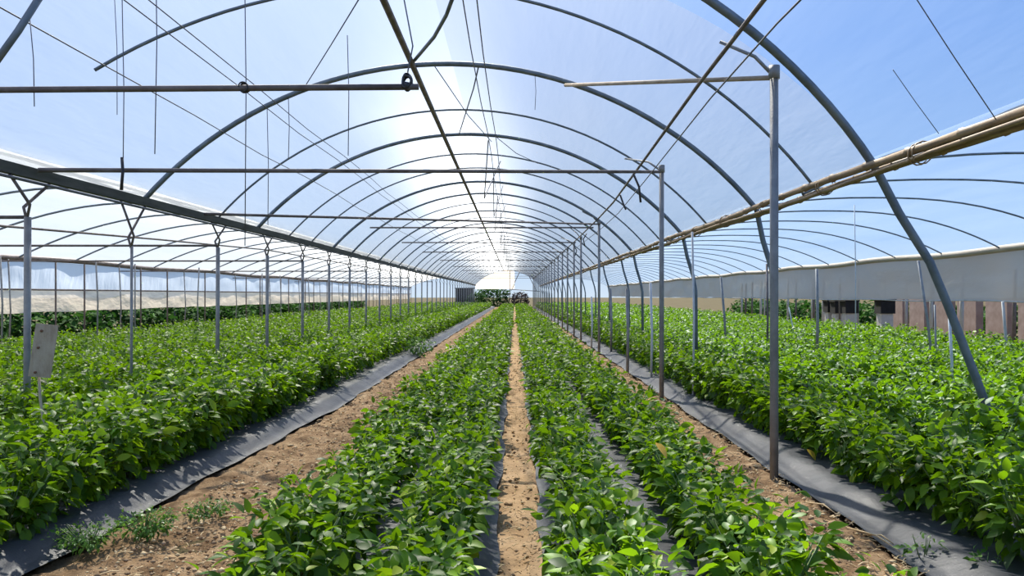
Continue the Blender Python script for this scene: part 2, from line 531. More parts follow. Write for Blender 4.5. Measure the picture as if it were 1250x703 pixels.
for y in THIN:
    if y == 8.3:
        sx, sz = -3.85, H + 2.02
        pts = arch_pts(C0, Z0, R0, sx, sz, BX, BZ, 7.45, 36, 1.0)
    else:
        pts = arch_pts(C0, Z0, R0, GX, GZ, BX, BZ, y, 36)
    tag(MB().tube(pts, .017, 8).build('roof_arch', M['arch']), ORT[y], 'arch', 'steel arches of the middle tunnel')
far_me = {}
for thick in (True, False):
    pts = arch_pts(C0, Z0, R0, GX, GZ, BX, BZ, 0, 30) + ([(a, 0, b) for a, b in TAIL] if thick else [])
    far_me[thick] = MB().tube(pts, .030 if thick else .018, 6).mesh('roof_arch', M['arch'])
for k, (y, th) in enumerate(FAR):
    o = link('roof_arch', far_me[th]); o.location.y = y
    tag(o, 'grey steel arch in the crowded far half of the middle tunnel', 'arch', 'far arches of the middle tunnel')
lme = MB().tube([(a, 0, b) for a, b in bay_left(28)], .024, 6).mesh('roof_arch', M['arch'])
rme = MB().tube([(a, 0, b) for a, b in bay_right(28)], .019, 6).mesh('roof_arch', M['arch'])
y = 5.2
while y < LEN:
    o = link('roof_arch', lme); o.location.y = y
    tag(o, 'slanting grey arch of the left-hand tunnel seen under the gutter', 'arch', 'arches of the left tunnel')
    o = link('roof_arch', rme); o.location.y = y + .9
    tag(o, 'thin arch of the right-hand tunnel against blue sky', 'arch', 'arches of the right tunnel')
    y += 2.6

# ------------------------------------------------------------------ long rails
# left gutter: a folded channel with a pipe below
m = MB()
w, d = .075, .10
prof = [(-w, .05), (-w * .55, -d * .5), (w * .55, -d * .5), (w, .05), (w * .8, .05), (w * .45, -d * .35), (-w * .45, -d * .35), (-w * .8, .05)]
ys = [-6, 20, 40, 60, 80, LEN]
V = [(GX + a, yv, GZ + b - .01 - (.06 if yv in (40, 60) else 0)) for yv in ys for (a, b) in prof]
n = len(prof)
Fc = [(i * n + k, i * n + (k + 1) % n, (i + 1) * n + (k + 1) % n, (i + 1) * n + k) for i in range(len(ys) - 1) for k in range(n)]
Fc += [tuple(range(n - 1, -1, -1)), tuple((len(ys) - 1) * n + k for k in range(n))]
m.add(V, Fc)
gut = empty('roof_gutter', (0, 0, 0))
m.build('channel', M['gutter'], gut, smooth=False)
MB().tube([(GX + .05, yv, GZ - .10) for yv in ys], .016, 6).build('support_wire', M['wire'], gut)
tag(gut, 'long dark metal gutter between the left and middle tunnels', 'gutter')

# right bamboo rail: two lashed poles with nodes
bam = empty('bamboo_rail', (0, 0, 0))
for s, (dx, dz, sh) in enumerate(((-.03, .035, 0), (.035, -.03, .37), (-.045, -.045, .71))):
    pts, rs = [], []
    y = -5.0
    while y < LEN:
        for dy, rr in ((0, .036), (.02, .044), (.04, .036), (.42, .034)):
            pts.append((BX + dx + .012 * math.sin(y * .7 + s), y + dy + sh, BZ + dz + .012 * math.sin(y * .9 + 2 * s))); rs.append(rr * (1 if s < 2 else .5))
        y += .75
    MB().tube(pts, rs, 8).build('bamboo_pole', M['bamboo'], bam)
for y in np.arange(2.3, 30, 1.9):
    MB().tube([(BX + .085 * math.cos(a), y + .01 * a, BZ + .085 * math.sin(a)) for a in np.linspace(0, 12, 22)], .006, 4).build('lashing', M['bamboo'], bam)
tag(bam, 'rail of lashed brown bamboo poles between the middle and right tunnels', 'rail')

m = MB()
pts = [(WRX, y, WRZ + .03 * math.sin(y * .8)) for y in np.arange(0, LEN + 1, 1.3)]
tag(m.tube(pts, .085, 8).build('curtain_roll', M['tanpole']), 'tan rolled curtain pole along the top of the far right wall', 'pole')
tag(MB().tube([(WRX + .12, y, H - .10 * H + .02 * math.sin(y)) for y in np.arange(0, LEN + 1, 1.3)], .02, 6).build('curtain_hem', M['palepost']), 'thin hem pipe along the bottom of the right curtain', 'pipe')
tag(MB().tube([(WLX, y, WLZ + .03 * math.sin(y * .6)) for y in np.arange(0, LEN + 1, 1.3)], .07, 8).build('wall_rail', M['rust']), 'thick brown upper rail along the far left wall', 'rail')
tag(MB().tube([(WLX, y, WML) for y in np.arange(0, LEN + 1, 4)], .028, 6).build('wall_rail', M['rust']), 'thin brown lower rail above the cream left curtain', 'rail')

# ridge pipe and purlin of the right posts
RX, RZ = -.82 * H, H + 1.86 * H
tag(MB().tube([(RX, y, RZ - .02) for y in np.arange(-6, LEN + 1, 4)], .040, 8).build('ridge_pipe', M['rust']), 'dark steel ridge pipe running overhead the whole length', 'pipe')
PUR = [(1.74, 3.5, H + 2.08), (1.75, 5.64, H + 2.07), (1.8, 7.77, H + 2.06), (1.88, 12.1, H + 1.93), (2.1, 17, H + 1.97), (2.22, 21.4, H + 2.02), (2.25, 30, H + 2.0), (2.25, 60, H + 2.0), (2.25, LEN, H + 2.0)]
tag(MB().tube(PUR, .02, 6).build('purlin_pipe', M['rust']), 'dark thin pipe strung along the tops of the right-hand posts', 'pipe')
tag(MB().tube([(p[0] + .10, p[1], p[2] - .20 + .05 * math.sin(i)) for i, p in enumerate(PUR)], .008, 5).build('slack_wire', M['wire']), 'slack wire hanging beside the pipe over the right-hand posts', 'wire')

# thin wires lying along the film
WIRES = [(-1.93 * H, 'pair of taut wires on the left roof slope, upper one', 0), (-2.01 * H, 'pair of taut wires on the left roof slope, lower one', 0),
         (-2.36 * H, 'single taut wire low on the left roof slope', 0),
         (-.31 * H, 'thin wire along the crown of the middle tunnel, left strand', .06), (-.22 * H, 'thin wire along the crown of the middle tunnel, right strand', .10)]
for (wx, lab, drop) in WIRES:
    wz = Z0 + math.sqrt(R0 * R0 - (wx - C0) ** 2) - .05 - drop
    tag(MB().tube([(wx + .02 * math.sin(y * .5), y, wz + .02 * math.sin(y * .9)) for y in np.arange(2, LEN, 2.5)], .007, 4).build('roof_wire', M['wire']), lab, 'wire')

# ------------------------------------------------------------------ right-hand posts of the middle tunnel
PX = 1.409 * H
PTOP = H + 1.235 * H
post_y = [6.97, 12.3, 21.4, 27.2, 30.4]
while post_y[-1] < 97: post_y.append(post_y[-1] + 3.7)
names = ['nearest tall steel post, standing in the right soil aisle', 'second tall steel post along the right soil aisle', 'third tall steel post along the right soil aisle', 'fourth tall steel post along the right soil aisle']
for i, y in enumerate(post_y):
    e = empty('steel_post', (PX, y, 0))
    rr = .037 if i < 2 else .034
    dyb = min(THICK + THIN + [q[0] for q in FAR], key=lambda q: abs(q - y)) - y
    MB().tube([(0, 0, -.15), (0, 0, PTOP)], rr, 12 if i < 3 else 6).build('pipe', M['steel'], e)
    MB().tube([(0, 0, PTOP - .10), (0, 0, PTOP + .012)], rr + .012, 12 if i < 3 else 6).build('collar', M['steel'], e)
    ax = C0 + (R0 - .04) * math.cos(math.acos((PX - .62 - C0) / R0)); az = Z0 + math.sqrt(R0 * R0 - (PX - .45 - C0) ** 2)
    MB().tube([(0, 0, PTOP - .08), (-.16, dyb * .3, PTOP + .10), (-.45, dyb, az - .06)], .016, 6).build('knee_brace', M['steel'], e)
    if i < 4:
        tag(e, names[i], 'post', 'tall posts along the right aisle')
    else:
        tag(e, 'tall steel post in the crowded far part of the right aisle', 'post', 'far tall posts along the right aisle')

# ------------------------------------------------------------------ left gutter posts with forked tops
LT = H + .484 * H
gy = [7.98, 10.15] + [13.1 + 2.62 * k for k in range(33)]
lab = ['nearest grey gutter post on the left, behind the wooden board', 'slim gutter post with a long forked top, second on the left']
def post_mesh(r, top, fork, seg):
    return MB().tube([(0, 0, -.15), (0, 0, top)], r, seg)
pm = {}
for i, y in enumerate(gy):
    e = empty('gutter_post', (GX, y, 0))
    slim = i == 1
    top = LT if not slim else LT - .15
    key = (slim, i > 5)
    if key not in pm:
        seg = 6 if i > 5 else 10
        pm[key] = (MB().tube([(0, 0, -.15), (.01, 0, top)], .018 if slim else .033, seg).mesh('pipe', M['steel']),
                   MB().tube([(0, 0, top - .03), (-.05, .03, top + .10), (-.02, .42, GZ - .07)], .016, 6).mesh('fork_arm', M['rust']),
                   MB().tube([(0, 0, top - .03), (.05, -.03, top + .12), (.02, -.30, GZ - .07)], .016, 6).mesh('fork_arm', M['rust']))
    link('pipe', pm[key][0], e); link('fork_arm', pm[key][1], e); link('fork_arm', pm[key][2], e)
    if i < 2: tag(e, lab[i], 'post', 'posts under the left gutter')
    else: tag(e, 'grey forked post under the left gutter, beyond the first two', 'post', 'far posts under the left gutter')

# posts on the far left wall
wp = MB().tube([(0, 0, -.1), (0, 0, WLZ - .05)], .028, 6).mesh('wall_post', M['rust'])
wq = MB().tube([(0, 0, -.1), (.06, 0, 1.2), (0, 0, WLZ - .05)], .022, 6).mesh('wall_post', M['steel'])
y = 9.5; k = 0
while y < LEN:
    o = link('wall_post', wp if k % 3 else wq); o.location = (WLX + .08, y, 0)
    tag(o, 'slim post standing against the far left curtain wall', 'post', 'posts of the far left wall'); y += 1.5 if k % 2 else 2.1; k += 1
# second row of slim posts inside the left tunnel
sp = MB().tube([(0, 0, -.1), (.03, 0, 1.4), (-.02, 0, 2.45)], .022, 6).mesh('slim_post', M['steel'])
for k, (xx, y) in enumerate(((-11.0, 17.2), (-10.2, 19.6), (-10.4, 22.0), (-9.8, 24.9), (-10.3, 28), (-9.9, 31.5), (-10.2, 35), (-10, 39))):
    o = link('slim_post', sp); o.location = (xx, y, 0); o.rotation_euler.z = k
    tag(o, 'slim leaning post inside the left-hand tunnel before the curtain', 'post', 'slim posts inside the left tunnel')

# ------------------------------------------------------------------ cross pipes
def pipe(name, a, b, r, mat, label, cat='pipe', group=None, seg=8, sag=0.0):
    a, b = Vector(a), Vector(b)
    n = 2 if not sag else 10
    pts = [a.lerp(b, k / (n - 1)) + Vector((0, 0, -sag * 4 * (k / (n - 1)) * (1 - k / (n - 1)))) for k in range(n)]
    return tag(MB().tube(pts, r, seg).build(name, mat), label, cat, group)
y6 = 6.0
pipe('cross_pipe', (-4.47, y6, H + .955 * H), at(511, 106, y6), .024, M['rust'], 'nearest cross pipe on the upper left, ending at the hanging motor', group='cross pipes')
pipe('cross_pipe', (PX, 6.97, PTOP - .09), at(690, 104, 10.4), .022, M['tanpole'], 'pale cross pipe from the nearest tall post to the second arch', group='cross pipes')
pipe('cross_pipe', (GX + .1, 8.0, GZ + .02), (PX, 12.3, PTOP - .09), .024, M['rust'], 'second cross pipe spanning from the gutter to the second tall post', group='cross pipes')
pipe('cross_pipe', (GX, 12.3, GZ + .02), (PX, 21.4, PTOP - .09), .022, M['rust'], 'third cross pipe spanning from the gutter to the third tall post', group='cross pipes')
xl = C0 - math.sqrt(R0 * R0 - (H + 1.2 * H - Z0) ** 2)
bar_me = MB().tube([(xl, 0, 0), (PX, 0, 0)], .024, 6).mesh('cross_pipe', M['rust'])
for k, yv in enumerate((22.9, 29.4, 36.0, 44.5, 54, 63, 72, 82, 92)):
    o = link('cross_pipe', bar_me); o.location = (0, yv, H + 1.2 * H)
    tag(o, ('fourth fifth sixth seventh eighth ninth tenth eleventh twelfth'.split())[k] + ' cross pipe down the middle tunnel, thin and distant', 'pipe', 'far cross pipes')
lb = MB().tube([(WLX, 0, .0), (GX, 0, 0)], .020, 6).mesh('cross_pipe', M['rust'])
for yv, zz in ((8.0, LT), (13.1, LT + .03), (18.3, LT), (26.2, LT), (36.7, LT), (47, LT)):
    o = link('cross_pipe', lb); o.location = (0, yv, zz)
    tag(o, 'thin cross pipe inside the left-hand tunnel at post-top height', 'pipe', 'cross pipes of the left tunnel')
# long slanting pipe in left tunnel
tag(MB().tube([(-5.5 * H, 5, H + .66 * H), (-5.5 * H, 13.75, H + .74 * H), (-5.5 * H, 20, H + .86 * H), (-5.5 * H, 28.5, H + 1.0 * H), (-5.5 * H, 60, H + 1.05 * H)], .024, 6).build('long_pipe', M['rust']),
    'long pipe running lengthwise inside the left-hand tunnel', 'pipe')

# ------------------------------------------------------------------ motor, braces, wires, strings
mo = empty('pulley', at(497, 100, y6))
MB().tube([(.0 + .032 * math.cos(a), .03 * math.sin(a * .37), .05 * math.sin(a) + .012 * math.sin(a * 1.7)) for a in np.linspace(0, 40, 130)], .008, 5).build('rope_coil', M['hose'], mo)
MB().tube([(-.02, -.03, -.03), (.03, .05, -.02)], .026, 10).build('wheel', M['hose'], mo)
MB().tube([(.0, 0, .05), (.03, .1, .3), (-.1, .35, .9), (RX - at(497, 100, y6).x, .45, RZ - at(497, 100, y6).z)], .006, 5).build('hanging_wire', M['wire'], mo)
tag(mo, 'small dark pulley with a coil of rope at the end of the nearest cross pipe', 'pulley')

def wireline(name, pts, r, mat, label, cat='wire', group=None, seg=5):
    q = []
    for p in pts:
        p = Vector(p)
        if GX < p.x < BX and p.y < LEN: p.z = min(p.z, roofz(p.x) - .02)
        q.append(p)
    return tag(MB().tube(q, r, seg).build(name, mat), label, cat, group)
wireline('roof_brace', [(RX, 10.3, RZ), at(530, 45, 9.1), at(545, 18, 8.4), at(556, -12, 7.7)], .022, M['arch'], 'curved grey brace rising from the ridge pipe at the top', 'brace', seg=8)
wireline('roof_brace', [at(50, -6, 5.0), at(22, 38, 4.95), at(-14, 88, 4.9)], .022, M['arch'], 'steep grey brace crossing the top left corner', 'brace', seg=8)
wireline('roof_wire', [at(440, -4, 7.8), at(404, 52, 9.2), at(368, 107, 10.5)], .007, M['wire'], 'thin diagonal wire from the top edge to the second arch')
wireline('roof_wire', [(-.47, 10.5, roofz(-.47)), at(578, 108, 11.5), (-1.05, 15.1, roofz(-1.05))], .010, M['wire'], 'diagonal wire between the second and third arches under the crown')
wireline('roof_wire', [(-1.05, 10.5, roofz(-1.05)), (-.75, 13.1, roofz(-.75) - .1), (-.43, 15.1, roofz(-.43) - .12)], .007, M['wire'], 'long diagonal wire crossing behind the ridge')
wireline('roof_wire', [(-.35, 15.1, roofz(-.35)), at(630, 187, 15.4), (.5, 17.2, roofz(.5))], .007, M['wire'], 'short drooping wire right of the crown above the second cross pipe')
wireline('roof_rope', [at(1117, -4, 4.55), at(1165, 70, 4.7), at(1216, 146, 4.9)], .0035, M['wire'], 'thin dark rope slanting across the blue sky at the upper right', 'rope')
wireline('roof_rope', [at(1090, 85, 5.0), at(1118, 125, 5.1), at(1146, 163, 5.2)], .0025, M['wire'], 'short faint rope on the blue film at the upper right', 'rope')

STR = [((149, 78), (150, 232), 6.6, .004, 'string dangling on the left below the nearest cross pipe'),
       ((190, -5), (189, 188), 6.0, .004, 'string hanging from the top edge over the left cross pipe'),
       ((298, -5), (299, 300), 6.3, .004, 'long string hanging through the knot on the left cross pipe'),
       ((36, 32), (42, 130), 6.2, .004, 'short string hanging at the far upper left'),
       ((139, -5), (143, 140), 6.4, .003, 'faint string hanging at the upper left'),
       ((326, 132), (327, 275), 10.6, .005, 'string hanging from the second arch on the left'),
       ((352, 122), (352, 195), 10.6, .005, 'short string hanging from the second arch, right of another'),
       ((424, 112), (425, 190), 9.0, .005, 'string hanging below the left cross pipe near the motor'),
       ((653, 104), (653, 134), 10.6, .004, 'very short string hanging from the second arch right of the crown')]
for (a, b, D, r, lab) in STR:
    D = 10.5 if D == 10.6 else D
    p0, p1 = at(*a, D), at(*b, D)
    p0.z = roofz(p0.x) + .01
    mid_ = (p0 + p1) / 2 + Vector((.012, 0, 0))
    wireline('hanging_string', [p0, mid_, p1], r, M['wire'], lab, 'string', 'hanging strings')
wireline('hanging_hose', [at(149, 192, 6.6), at(150, 210, 6.6), at(148, 232, 6.6)], .013, M['hose'], 'short black hose end dangling on the left above the gutter', 'hose')
# knot on cross pipe
wireline('rope_knot', [at(298, 107, y6) + Vector((.035 * math.cos(a), .03 * math.sin(a * .6), .035 * math.sin(a))) for a in np.linspace(0, 22, 60)], .006, M['hose'], 'dark rope knot tied round the nearest cross pipe', 'knot')
# struts between crown wires and cross pipes, far part
for k, yv in enumerate((15.3, 19.1, 23.9, 28.8, 33.7, 38.6, 43.5, 48.4, 55, 62, 70)):
    z1 = Z0 + R0 - .06
    wireline('crown_strut', [(-.5, yv, z1 - .02), (-.62 + .1 * (k % 2), yv + 1.2, H + 1.24 * H), (-.3, yv + 1.9, z1 - .10)], .012, M['wire'], 'V-shaped wire strut hanging under the crown of the middle tunnel', 'strut', 'crown struts')
# dangling hose bits at the right purlin
for k, (a, b, c, D) in enumerate((((773, 212), (780, 228), (782, 247), 12.2), ((757, 238), (762, 252), (764, 256), 15.0), ((716, 285), (712, 292), (714, 300), 24), ((700, 298), (704, 306), (702, 312), 29))):
    wireline('dangling_hose', [at(*a, D), at(*b, D), at(*c, D)], .018, M['hose'], 'short dark hose end dangling from the pipe over the right posts', 'hose', 'hose ends over the right posts')

# pale poles / strings in the right part
def pole(a, b, D, r, mat, lab, db=0.0):
    p, q = at(*a, D), at(*b, D + db)
    q.z = min(q.z, .3)
    wireline('support_pole', [p, (p + q) / 2 + Vector((.02, 0, 0)), q], r, mat, lab, 'pole', 'support poles in the right tunnel', 6)
pole((845, 283), (846, 494), 11.7, .016, M['paleline'], 'pale upright pole left of the nearest tall post')
pole((794, 345), (795, 467), 14.6, .022, M['paleline'], 'pale upright pole just left of the second tall post')
pole((936, 322), (936, 460), 15.7, .022, M['rust'], 'dark upright pole just behind the nearest tall post')
pole((997, 328), (997, 452), 17.0, .033, M['steel'], 'steel pole with pale lower part right of the nearest tall post')
pole((880, 338), (887, 440), 19.6, .03, M['steel'], 'leaning pole left of the nearest tall post, near the curtain')
pole((1043, 250), (1044, 420), 18.0, .012, M['paleline'], 'thin white string in the middle of the right tunnel')
pole((1121, 318), (1142, 475), 13.6, .024, M['steel'], 'leaning pole beside the nearest arch leg, left one')
pole((1141, 372), (1141, 470), 13.8, .018, M['steel'], 'slim upright pole left of the nearest arch leg')
pole((1158, 372), (1162, 512), 10.3, .020, M['paleline'], 'pale upright pole crossed by the nearest arch leg')
pole((1224, 368), (1229, 450), 17.2, .034, M['palepost'], 'white post near the right edge of the picture')
pole((963, 375), (971, 425), 22.0, .014, M['paleline'], 'thin white leaning stick behind the nearest tall post')
pole((765, 352), (766, 455), 15.9, .03, M['steel'], 'steel pole between the second and third tall posts')
pole((745, 352), (746, 430), 21, .03, M['steel'], 'steel pole right of the third tall post')
pole((722, 362), (722, 425), 24, .026, M['paleline'], 'pale pole left of the third tall post')

# board on a stick
bd = empty('sign_board', at(50, 500, 6.2))
base = at(50, 500, 6.2)
rot = Euler((math.radians(-3), math.radians(7), math.radians(14))).to_matrix()
c = at(53, 428, 6.2) - base
mb = MB(); mb.box(c, (.155, .018, .41), rot)
MBo = mb.build('board', M['board'], bd, smooth=False)
for (dx, dz) in ((-.03, .15), (-.035, .02), (-.03, -.17)):
    p = c + rot @ Vector((dx, -.012, dz))
    MB().tube([p + Vector((0, .01, 0)), p + Vector((0, -.006, 0))], .010, 8).build('rust_spot', M['nail'], bd)
MB().tube([(.04, .02, -.75), (.02, .02, -.2), (-.02, .02, .1), (-.03, .022, .3)], .011, 6).build('stake', M['stick'], bd)
tag(bd, 'weathered tilted board on a stick among the left plants', 'board')

# ------------------------------------------------------------------ leaves and plants
def leaf_arrays(width=.27, fold=.07, droop=.28, rich=True):
    st = [(.22, .78), (.48, 1.0), (.76, .62)] if rich else [(.42, 1.0)]
    V = [(0, 0, 0)]
    for t, wv in st:
        zc = -droop * t * t
        V += [(-width * wv, t, zc + fold * wv), (0, t, zc), (width * wv, t, zc + fold * wv)]
    V.append((0, 1, -droop))
    tip = len(V) - 1
    Fc = [(0, 2, 1), (0, 3, 2)]
    for s in range(len(st) - 1):
        a, b = 1 + 3 * s, 4 + 3 * s
        Fc += [(a, a + 1, b + 1), (a, b + 1, b), (a + 1, a + 2, b + 2), (a + 1, b + 2, b + 1)]
    a = 1 + 3 * (len(st) - 1)
    Fc += [(a, a + 1, tip), (a + 1, a + 2, tip)]
    return np.array(V, float), np.array(Fc, int)

def plant_leaves(rng, n, Hh, R, size=.13):
    # shoots fan out from the base, leaves along them
    """list of 4x4 matrices for leaves"""
    mats = []
    nsh = max(5, n // 16)
    shoots = [(rng.uniform(0, 2 * math.pi), R * math.sqrt(rng.uniform(.03, .72)), rng.uniform(.72, 1.05)) for _ in range(nsh)]
    for k in range(n):
        sa, sr, sh = shoots[k % nsh]
        t = rng.uniform(0, 1) ** .75                     # 0 low .. 1 top
        z = Hh * sh * (.12 + .88 * t)
        r = sr * (.35 + .65 * t) + rng.normal(0, .02)
        px_, py_ = r * math.cos(sa), r * math.sin(sa)
        az = sa + rng.normal(0, 1.15) if t < .8 else rng.uniform(0, 2 * math.pi)
        pitch = math.radians(-38 + 62 * t + rng.normal(0, 27))
        s = size * rng.uniform(.68, 1.15) * (1.0 if t < .85 else .72)
        px_ += .05 * math.cos(az); py_ += .05 * math.sin(az)
        Mx = Matrix.Translation((px_, py_, z)) @ Matrix.Rotation(az - math.pi / 2, 4, 'Z') @ Matrix.Rotation(pitch, 4, 'X') @ Matrix.Rotation(rng.normal(0, .55), 4, 'Y') @ Matrix.Diagonal((s * rng.uniform(.85, 1.15), s, s, 1))
        mats.append((Mx, t, r))
    return mats, shoots

def merge_leaves(mats, V, Fc):
    A = np.array([np.array(m) for m in mats])
    Vh = np.concatenate([V, np.ones((len(V), 1))], 1)
    out = np.einsum('nij,vj->nvi', A, Vh)[:, :, :3]
    n, v = out.shape[:2]
    Fs = (Fc[None] + (np.arange(n) * v)[:, None, None]).reshape(-1, 3)
    return out.reshape(-1, 3), Fs

LV, LF = leaf_arrays()
LV2, LF2 = leaf_arrays(rich=False, width=.29)
leaf_meshes = []
for (wd, fo, dr) in ((.27, .07, .28), (.30, .04, .16), (.24, .10, .40), (.29, .08, .22)):
    v, f = leaf_arrays(wd, fo, dr)
    leaf_meshes.append(np_mesh('leaf', v, f, M['leaf']))
yellow_me = np_mesh('leaf', LV, LF, M['leaf_yellow'])

class Variant: pass
def make_variant(seed, n, Hh, R, size):
    rng = np.random.default_rng(seed)
    mats, shoots = plant_leaves(rng, n, Hh, R, size)
    v = Variant()
    order = sorted(range(n), key=lambda k: -(mats[k][1] + 1.2 * mats[k][2] / R * .5 + rng.uniform(0, .5)))
    v.top = [mats[k][0] for k in order[:32]]
    rest = [mats[k][0] for k in order[32:]]
    a, f = merge_leaves(rest, LV, LF)
    v.inner = np_mesh('foliage', a, f, M['leaf'])
    a, f = merge_leaves([q[0] for q in mats], LV, LF)
    v.full = np_mesh('foliage', a, f, M['leaf'])
    s = MB()
    s.tube([(0, 0, -.04), (.005, 0, Hh * .3)], [.012, .009], 5)
    for (sa, sr, sh) in shoots:
        s.tube([(0, 0, Hh * .22), (sr * .5 * math.cos(sa), sr * .5 * math.sin(sa), Hh * .45 * sh), (sr * math.cos(sa), sr * math.sin(sa), Hh * sh * .80)], [.008, .006, .003], 4)
    v.stem = s.mesh('stem', M['stem'])
    return v
VC = [make_variant(200 + k, 270, .50, .28, .100) for k in range(5)]
VS = [make_variant(300 + k, 320, .62, .335, .112) for k in range(5)]

ROWLAB = ['just right of the middle path', 'second right of the middle path', 'just left of the middle path', 'second left of the middle path',
          'just right of the tall posts', 'second right of the tall posts', 'just left of the left soil aisle', 'second left of the left soil aisle']
ORDW = 'nearest second third fourth fifth sixth seventh eighth ninth tenth eleventh twelfth'.split()
plants = []
ri = 0
for bi, (a, b, rows, ph, pr, where) in enumerate(BEDS):
    for rx in rows:
        sp_ = .36 if bi < 2 else .40
        y = 1.9 + RNG.uniform(0, sp_)
        while y < LEN - 2:
            plants.append((rx + RNG.normal(0, .035), y + RNG.normal(0, .04), bi, ri, RNG.uniform(.86, 1.14), RNG.uniform(0, 6.283)))
            y += sp_
        ri += 1
def visible(p):
    return abs(p[0]) - .45 < .645 * p[1] and p[1] > 3.0
vis = sorted([p for p in plants if visible(p)], key=lambda p: math.hypot(p[0], p[1]))
near = vis[:300]
near_ids = set(id(p) for p in near)
NLEAF = 180
ROWRANK, cnt_ = {}, {}
for p in sorted(near, key=lambda p: p[1]):
    ROWRANK[id(p)] = cnt_.get(p[3], 0); cnt_[p[3]] = ROWRANK[id(p)] + 1
yellow_spots = {}
for k, p in enumerate(near):
    px_, py_, bi, r_, sc, ro = p
    V = (VC if bi < 2 else VS)[k % 5]
    e = empty('pepper_plant', (px_, py_, .09))
    e.rotation_euler.z = ro
    e.scale = (sc, sc, sc * RNG.uniform(.92, 1.08))
    link('stem', V.stem, e)
    if k < NLEAF:
        tag(link('foliage', V.inner, e), kind='stuff')
        for j, mx in enumerate(V.top):
            lo = link('leaf', leaf_meshes[j % 4], e)
            lo.matrix_local = mx
    else:
        tag(link('foliage', V.full, e), kind='stuff')
    rank = ROWRANK[id(p)]
    where = 'in the row ' + ROWLAB[r_] if r_ < 8 else 'in the rows of the %s-hand tunnel' % ('right' if px_ > 0 else 'left')
    if r_ < 8 and rank < 12:
        lb_ = '%s pepper plant from the front %s' % (ORDW[rank], where)
    else:
        lb_ = 'green pepper plant farther back ' + where
    tag(e, lb_, 'pepper plant', 'pepper plants ' + where)
# a few yellow leaves on plants
def yellow(px, py, D):
    tgt = at(px, py, D)
    best = min(near, key=lambda p: (p[0] - tgt.x) ** 2 + (p[1] - tgt.y) ** 2)
    e = [o for o in COL.objects if o.name.startswith('pepper_plant') and abs(o.location.x - best[0]) < 1e-4 and abs(o.location.y - best[1]) < 1e-4][0]
    bpy.context.view_layer.update()
    lo = link('leaf', yellow_me, e)
    v = Vector((-best[0], -best[1], 0)).normalized()
    W = Matrix.Translation(tgt) @ Matrix.Rotation(math.atan2(v.y, v.x) - math.pi / 2 + .9, 4, 'Z') @ Matrix.Rotation(-.5, 4, 'X') @ Matrix.Diagonal((.13, .13, .13, 1))
    lo.matrix_local = e.matrix_world.inverted() @ W
    lo['label'] = 'yellowing leaf'
yellow(800, 540, 5.3); yellow(985, 548, 7.25); yellow(1030, 570, 6.6); yellow(600, 532, 6.9)

# the remaining plants: one mass of leaves
rest = [p for p in plants if id(p) not in near_ids and (abs(p[0]) < .80 * p[1] + 3.0)]
VV, FF, off = [], [], 0
def lod(seed, n, Hh, R, size, rich):
    rng = np.random.default_rng(seed)
    mats, _ = plant_leaves(rng, n, Hh, R, size)
    return merge_leaves([q[0] for q in mats], LV if rich else LV2, LF if rich else LF2)
LODS = {}
for side in (0, 1):
    Hh, R = ((.50, .28), (.62, .335))[side]
    LODS[side, 0] = [lod(400 + k + 10 * side, 170, Hh, R, .118, False) for k in range(6)]
    LODS[side, 1] = [lod(500 + k + 10 * side, 85, Hh, R, .155, False) for k in range(6)]
    LODS[side, 2] = [lod(600 + k + 10 * side, 34, Hh, R, .20, False) for k in range(6)]
for k, (px_, py_, bi, r_, sc, ro) in enumerate(rest):
    lv = 0 if py_ < 28 else (1 if py_ < 52 else 2)
    v, f = LODS[0 if bi < 2 else 1, lv][k % 6]
    c_, s_ = math.cos(ro) * sc, math.sin(ro) * sc
    q = np.empty_like(v)
    q[:, 0] = v[:, 0] * c_ - v[:, 1] * s_ + px_
    q[:, 1] = v[:, 0] * s_ + v[:, 1] * c_ + py_
    q[:, 2] = v[:, 2] * sc + .09
    VV.append(q); FF.append(f + off); off += len(v)
tag(link('pepper_rows', np_mesh('pepper_rows', np.concatenate(VV), np.concatenate(FF), M['leaf_far'])), 'distant rows of green pepper plants merging towards the far end', 'pepper plants', kind='stuff')
del VV, FF

# ------------------------------------------------------------------ weeds
def weed(loc, n, Hh, R, size, seed, label):
    rng = np.random.default_rng(seed)
    mats, shoots = plant_leaves(rng, n, Hh, R, size)
    e = empty('weed', loc)
    a, f = merge_leaves([q[0] for q in mats], LV2, LF2)
    tag(link('foliage', np_mesh('foliage', a, f, M['leaf_weed']), e), kind='stuff')
    s = MB()
    for (sa, sr, sh) in shoots:
        s.tube([(0, 0, -.02), (sr * .6 * math.cos(sa), sr * .6 * math.sin(sa), Hh * .5 * sh), (sr * math.cos(sa), sr * math.sin(sa), Hh * sh)], [.004, .003, .002], 4)
    s.build('stem', M['stem'], e)
    tag(e, label, 'weed', 'weeds')
weed((-2.42, 5.25, .03), 420, .15, .24, .040, 1, 'clump of small-leaved weeds at the edge of the left plastic, middle of the patch')
weed((-2.62, 4.95, .04), 340, .13, .22, .040, 2, 'clump of small-leaved weeds at the edge of the left plastic, nearest the camera')
weed((-2.20, 5.75, .03), 260, .08, .24, .036, 3, 'low weeds spreading from the left plastic onto the soil')
weed((2.40, 4.72, .02), 40, .16, .07, .05, 4, 'small weed at the edge of the right plastic near the bottom')
weed((2.62, 4.45, .05), 40, .12, .09, .06, 6, 'small weed on the right plastic at the bottom edge')
weed((-2.45, 20.6, .02), 260, .55, .55, .10, 5, 'leafy bush growing out into the left soil aisle')

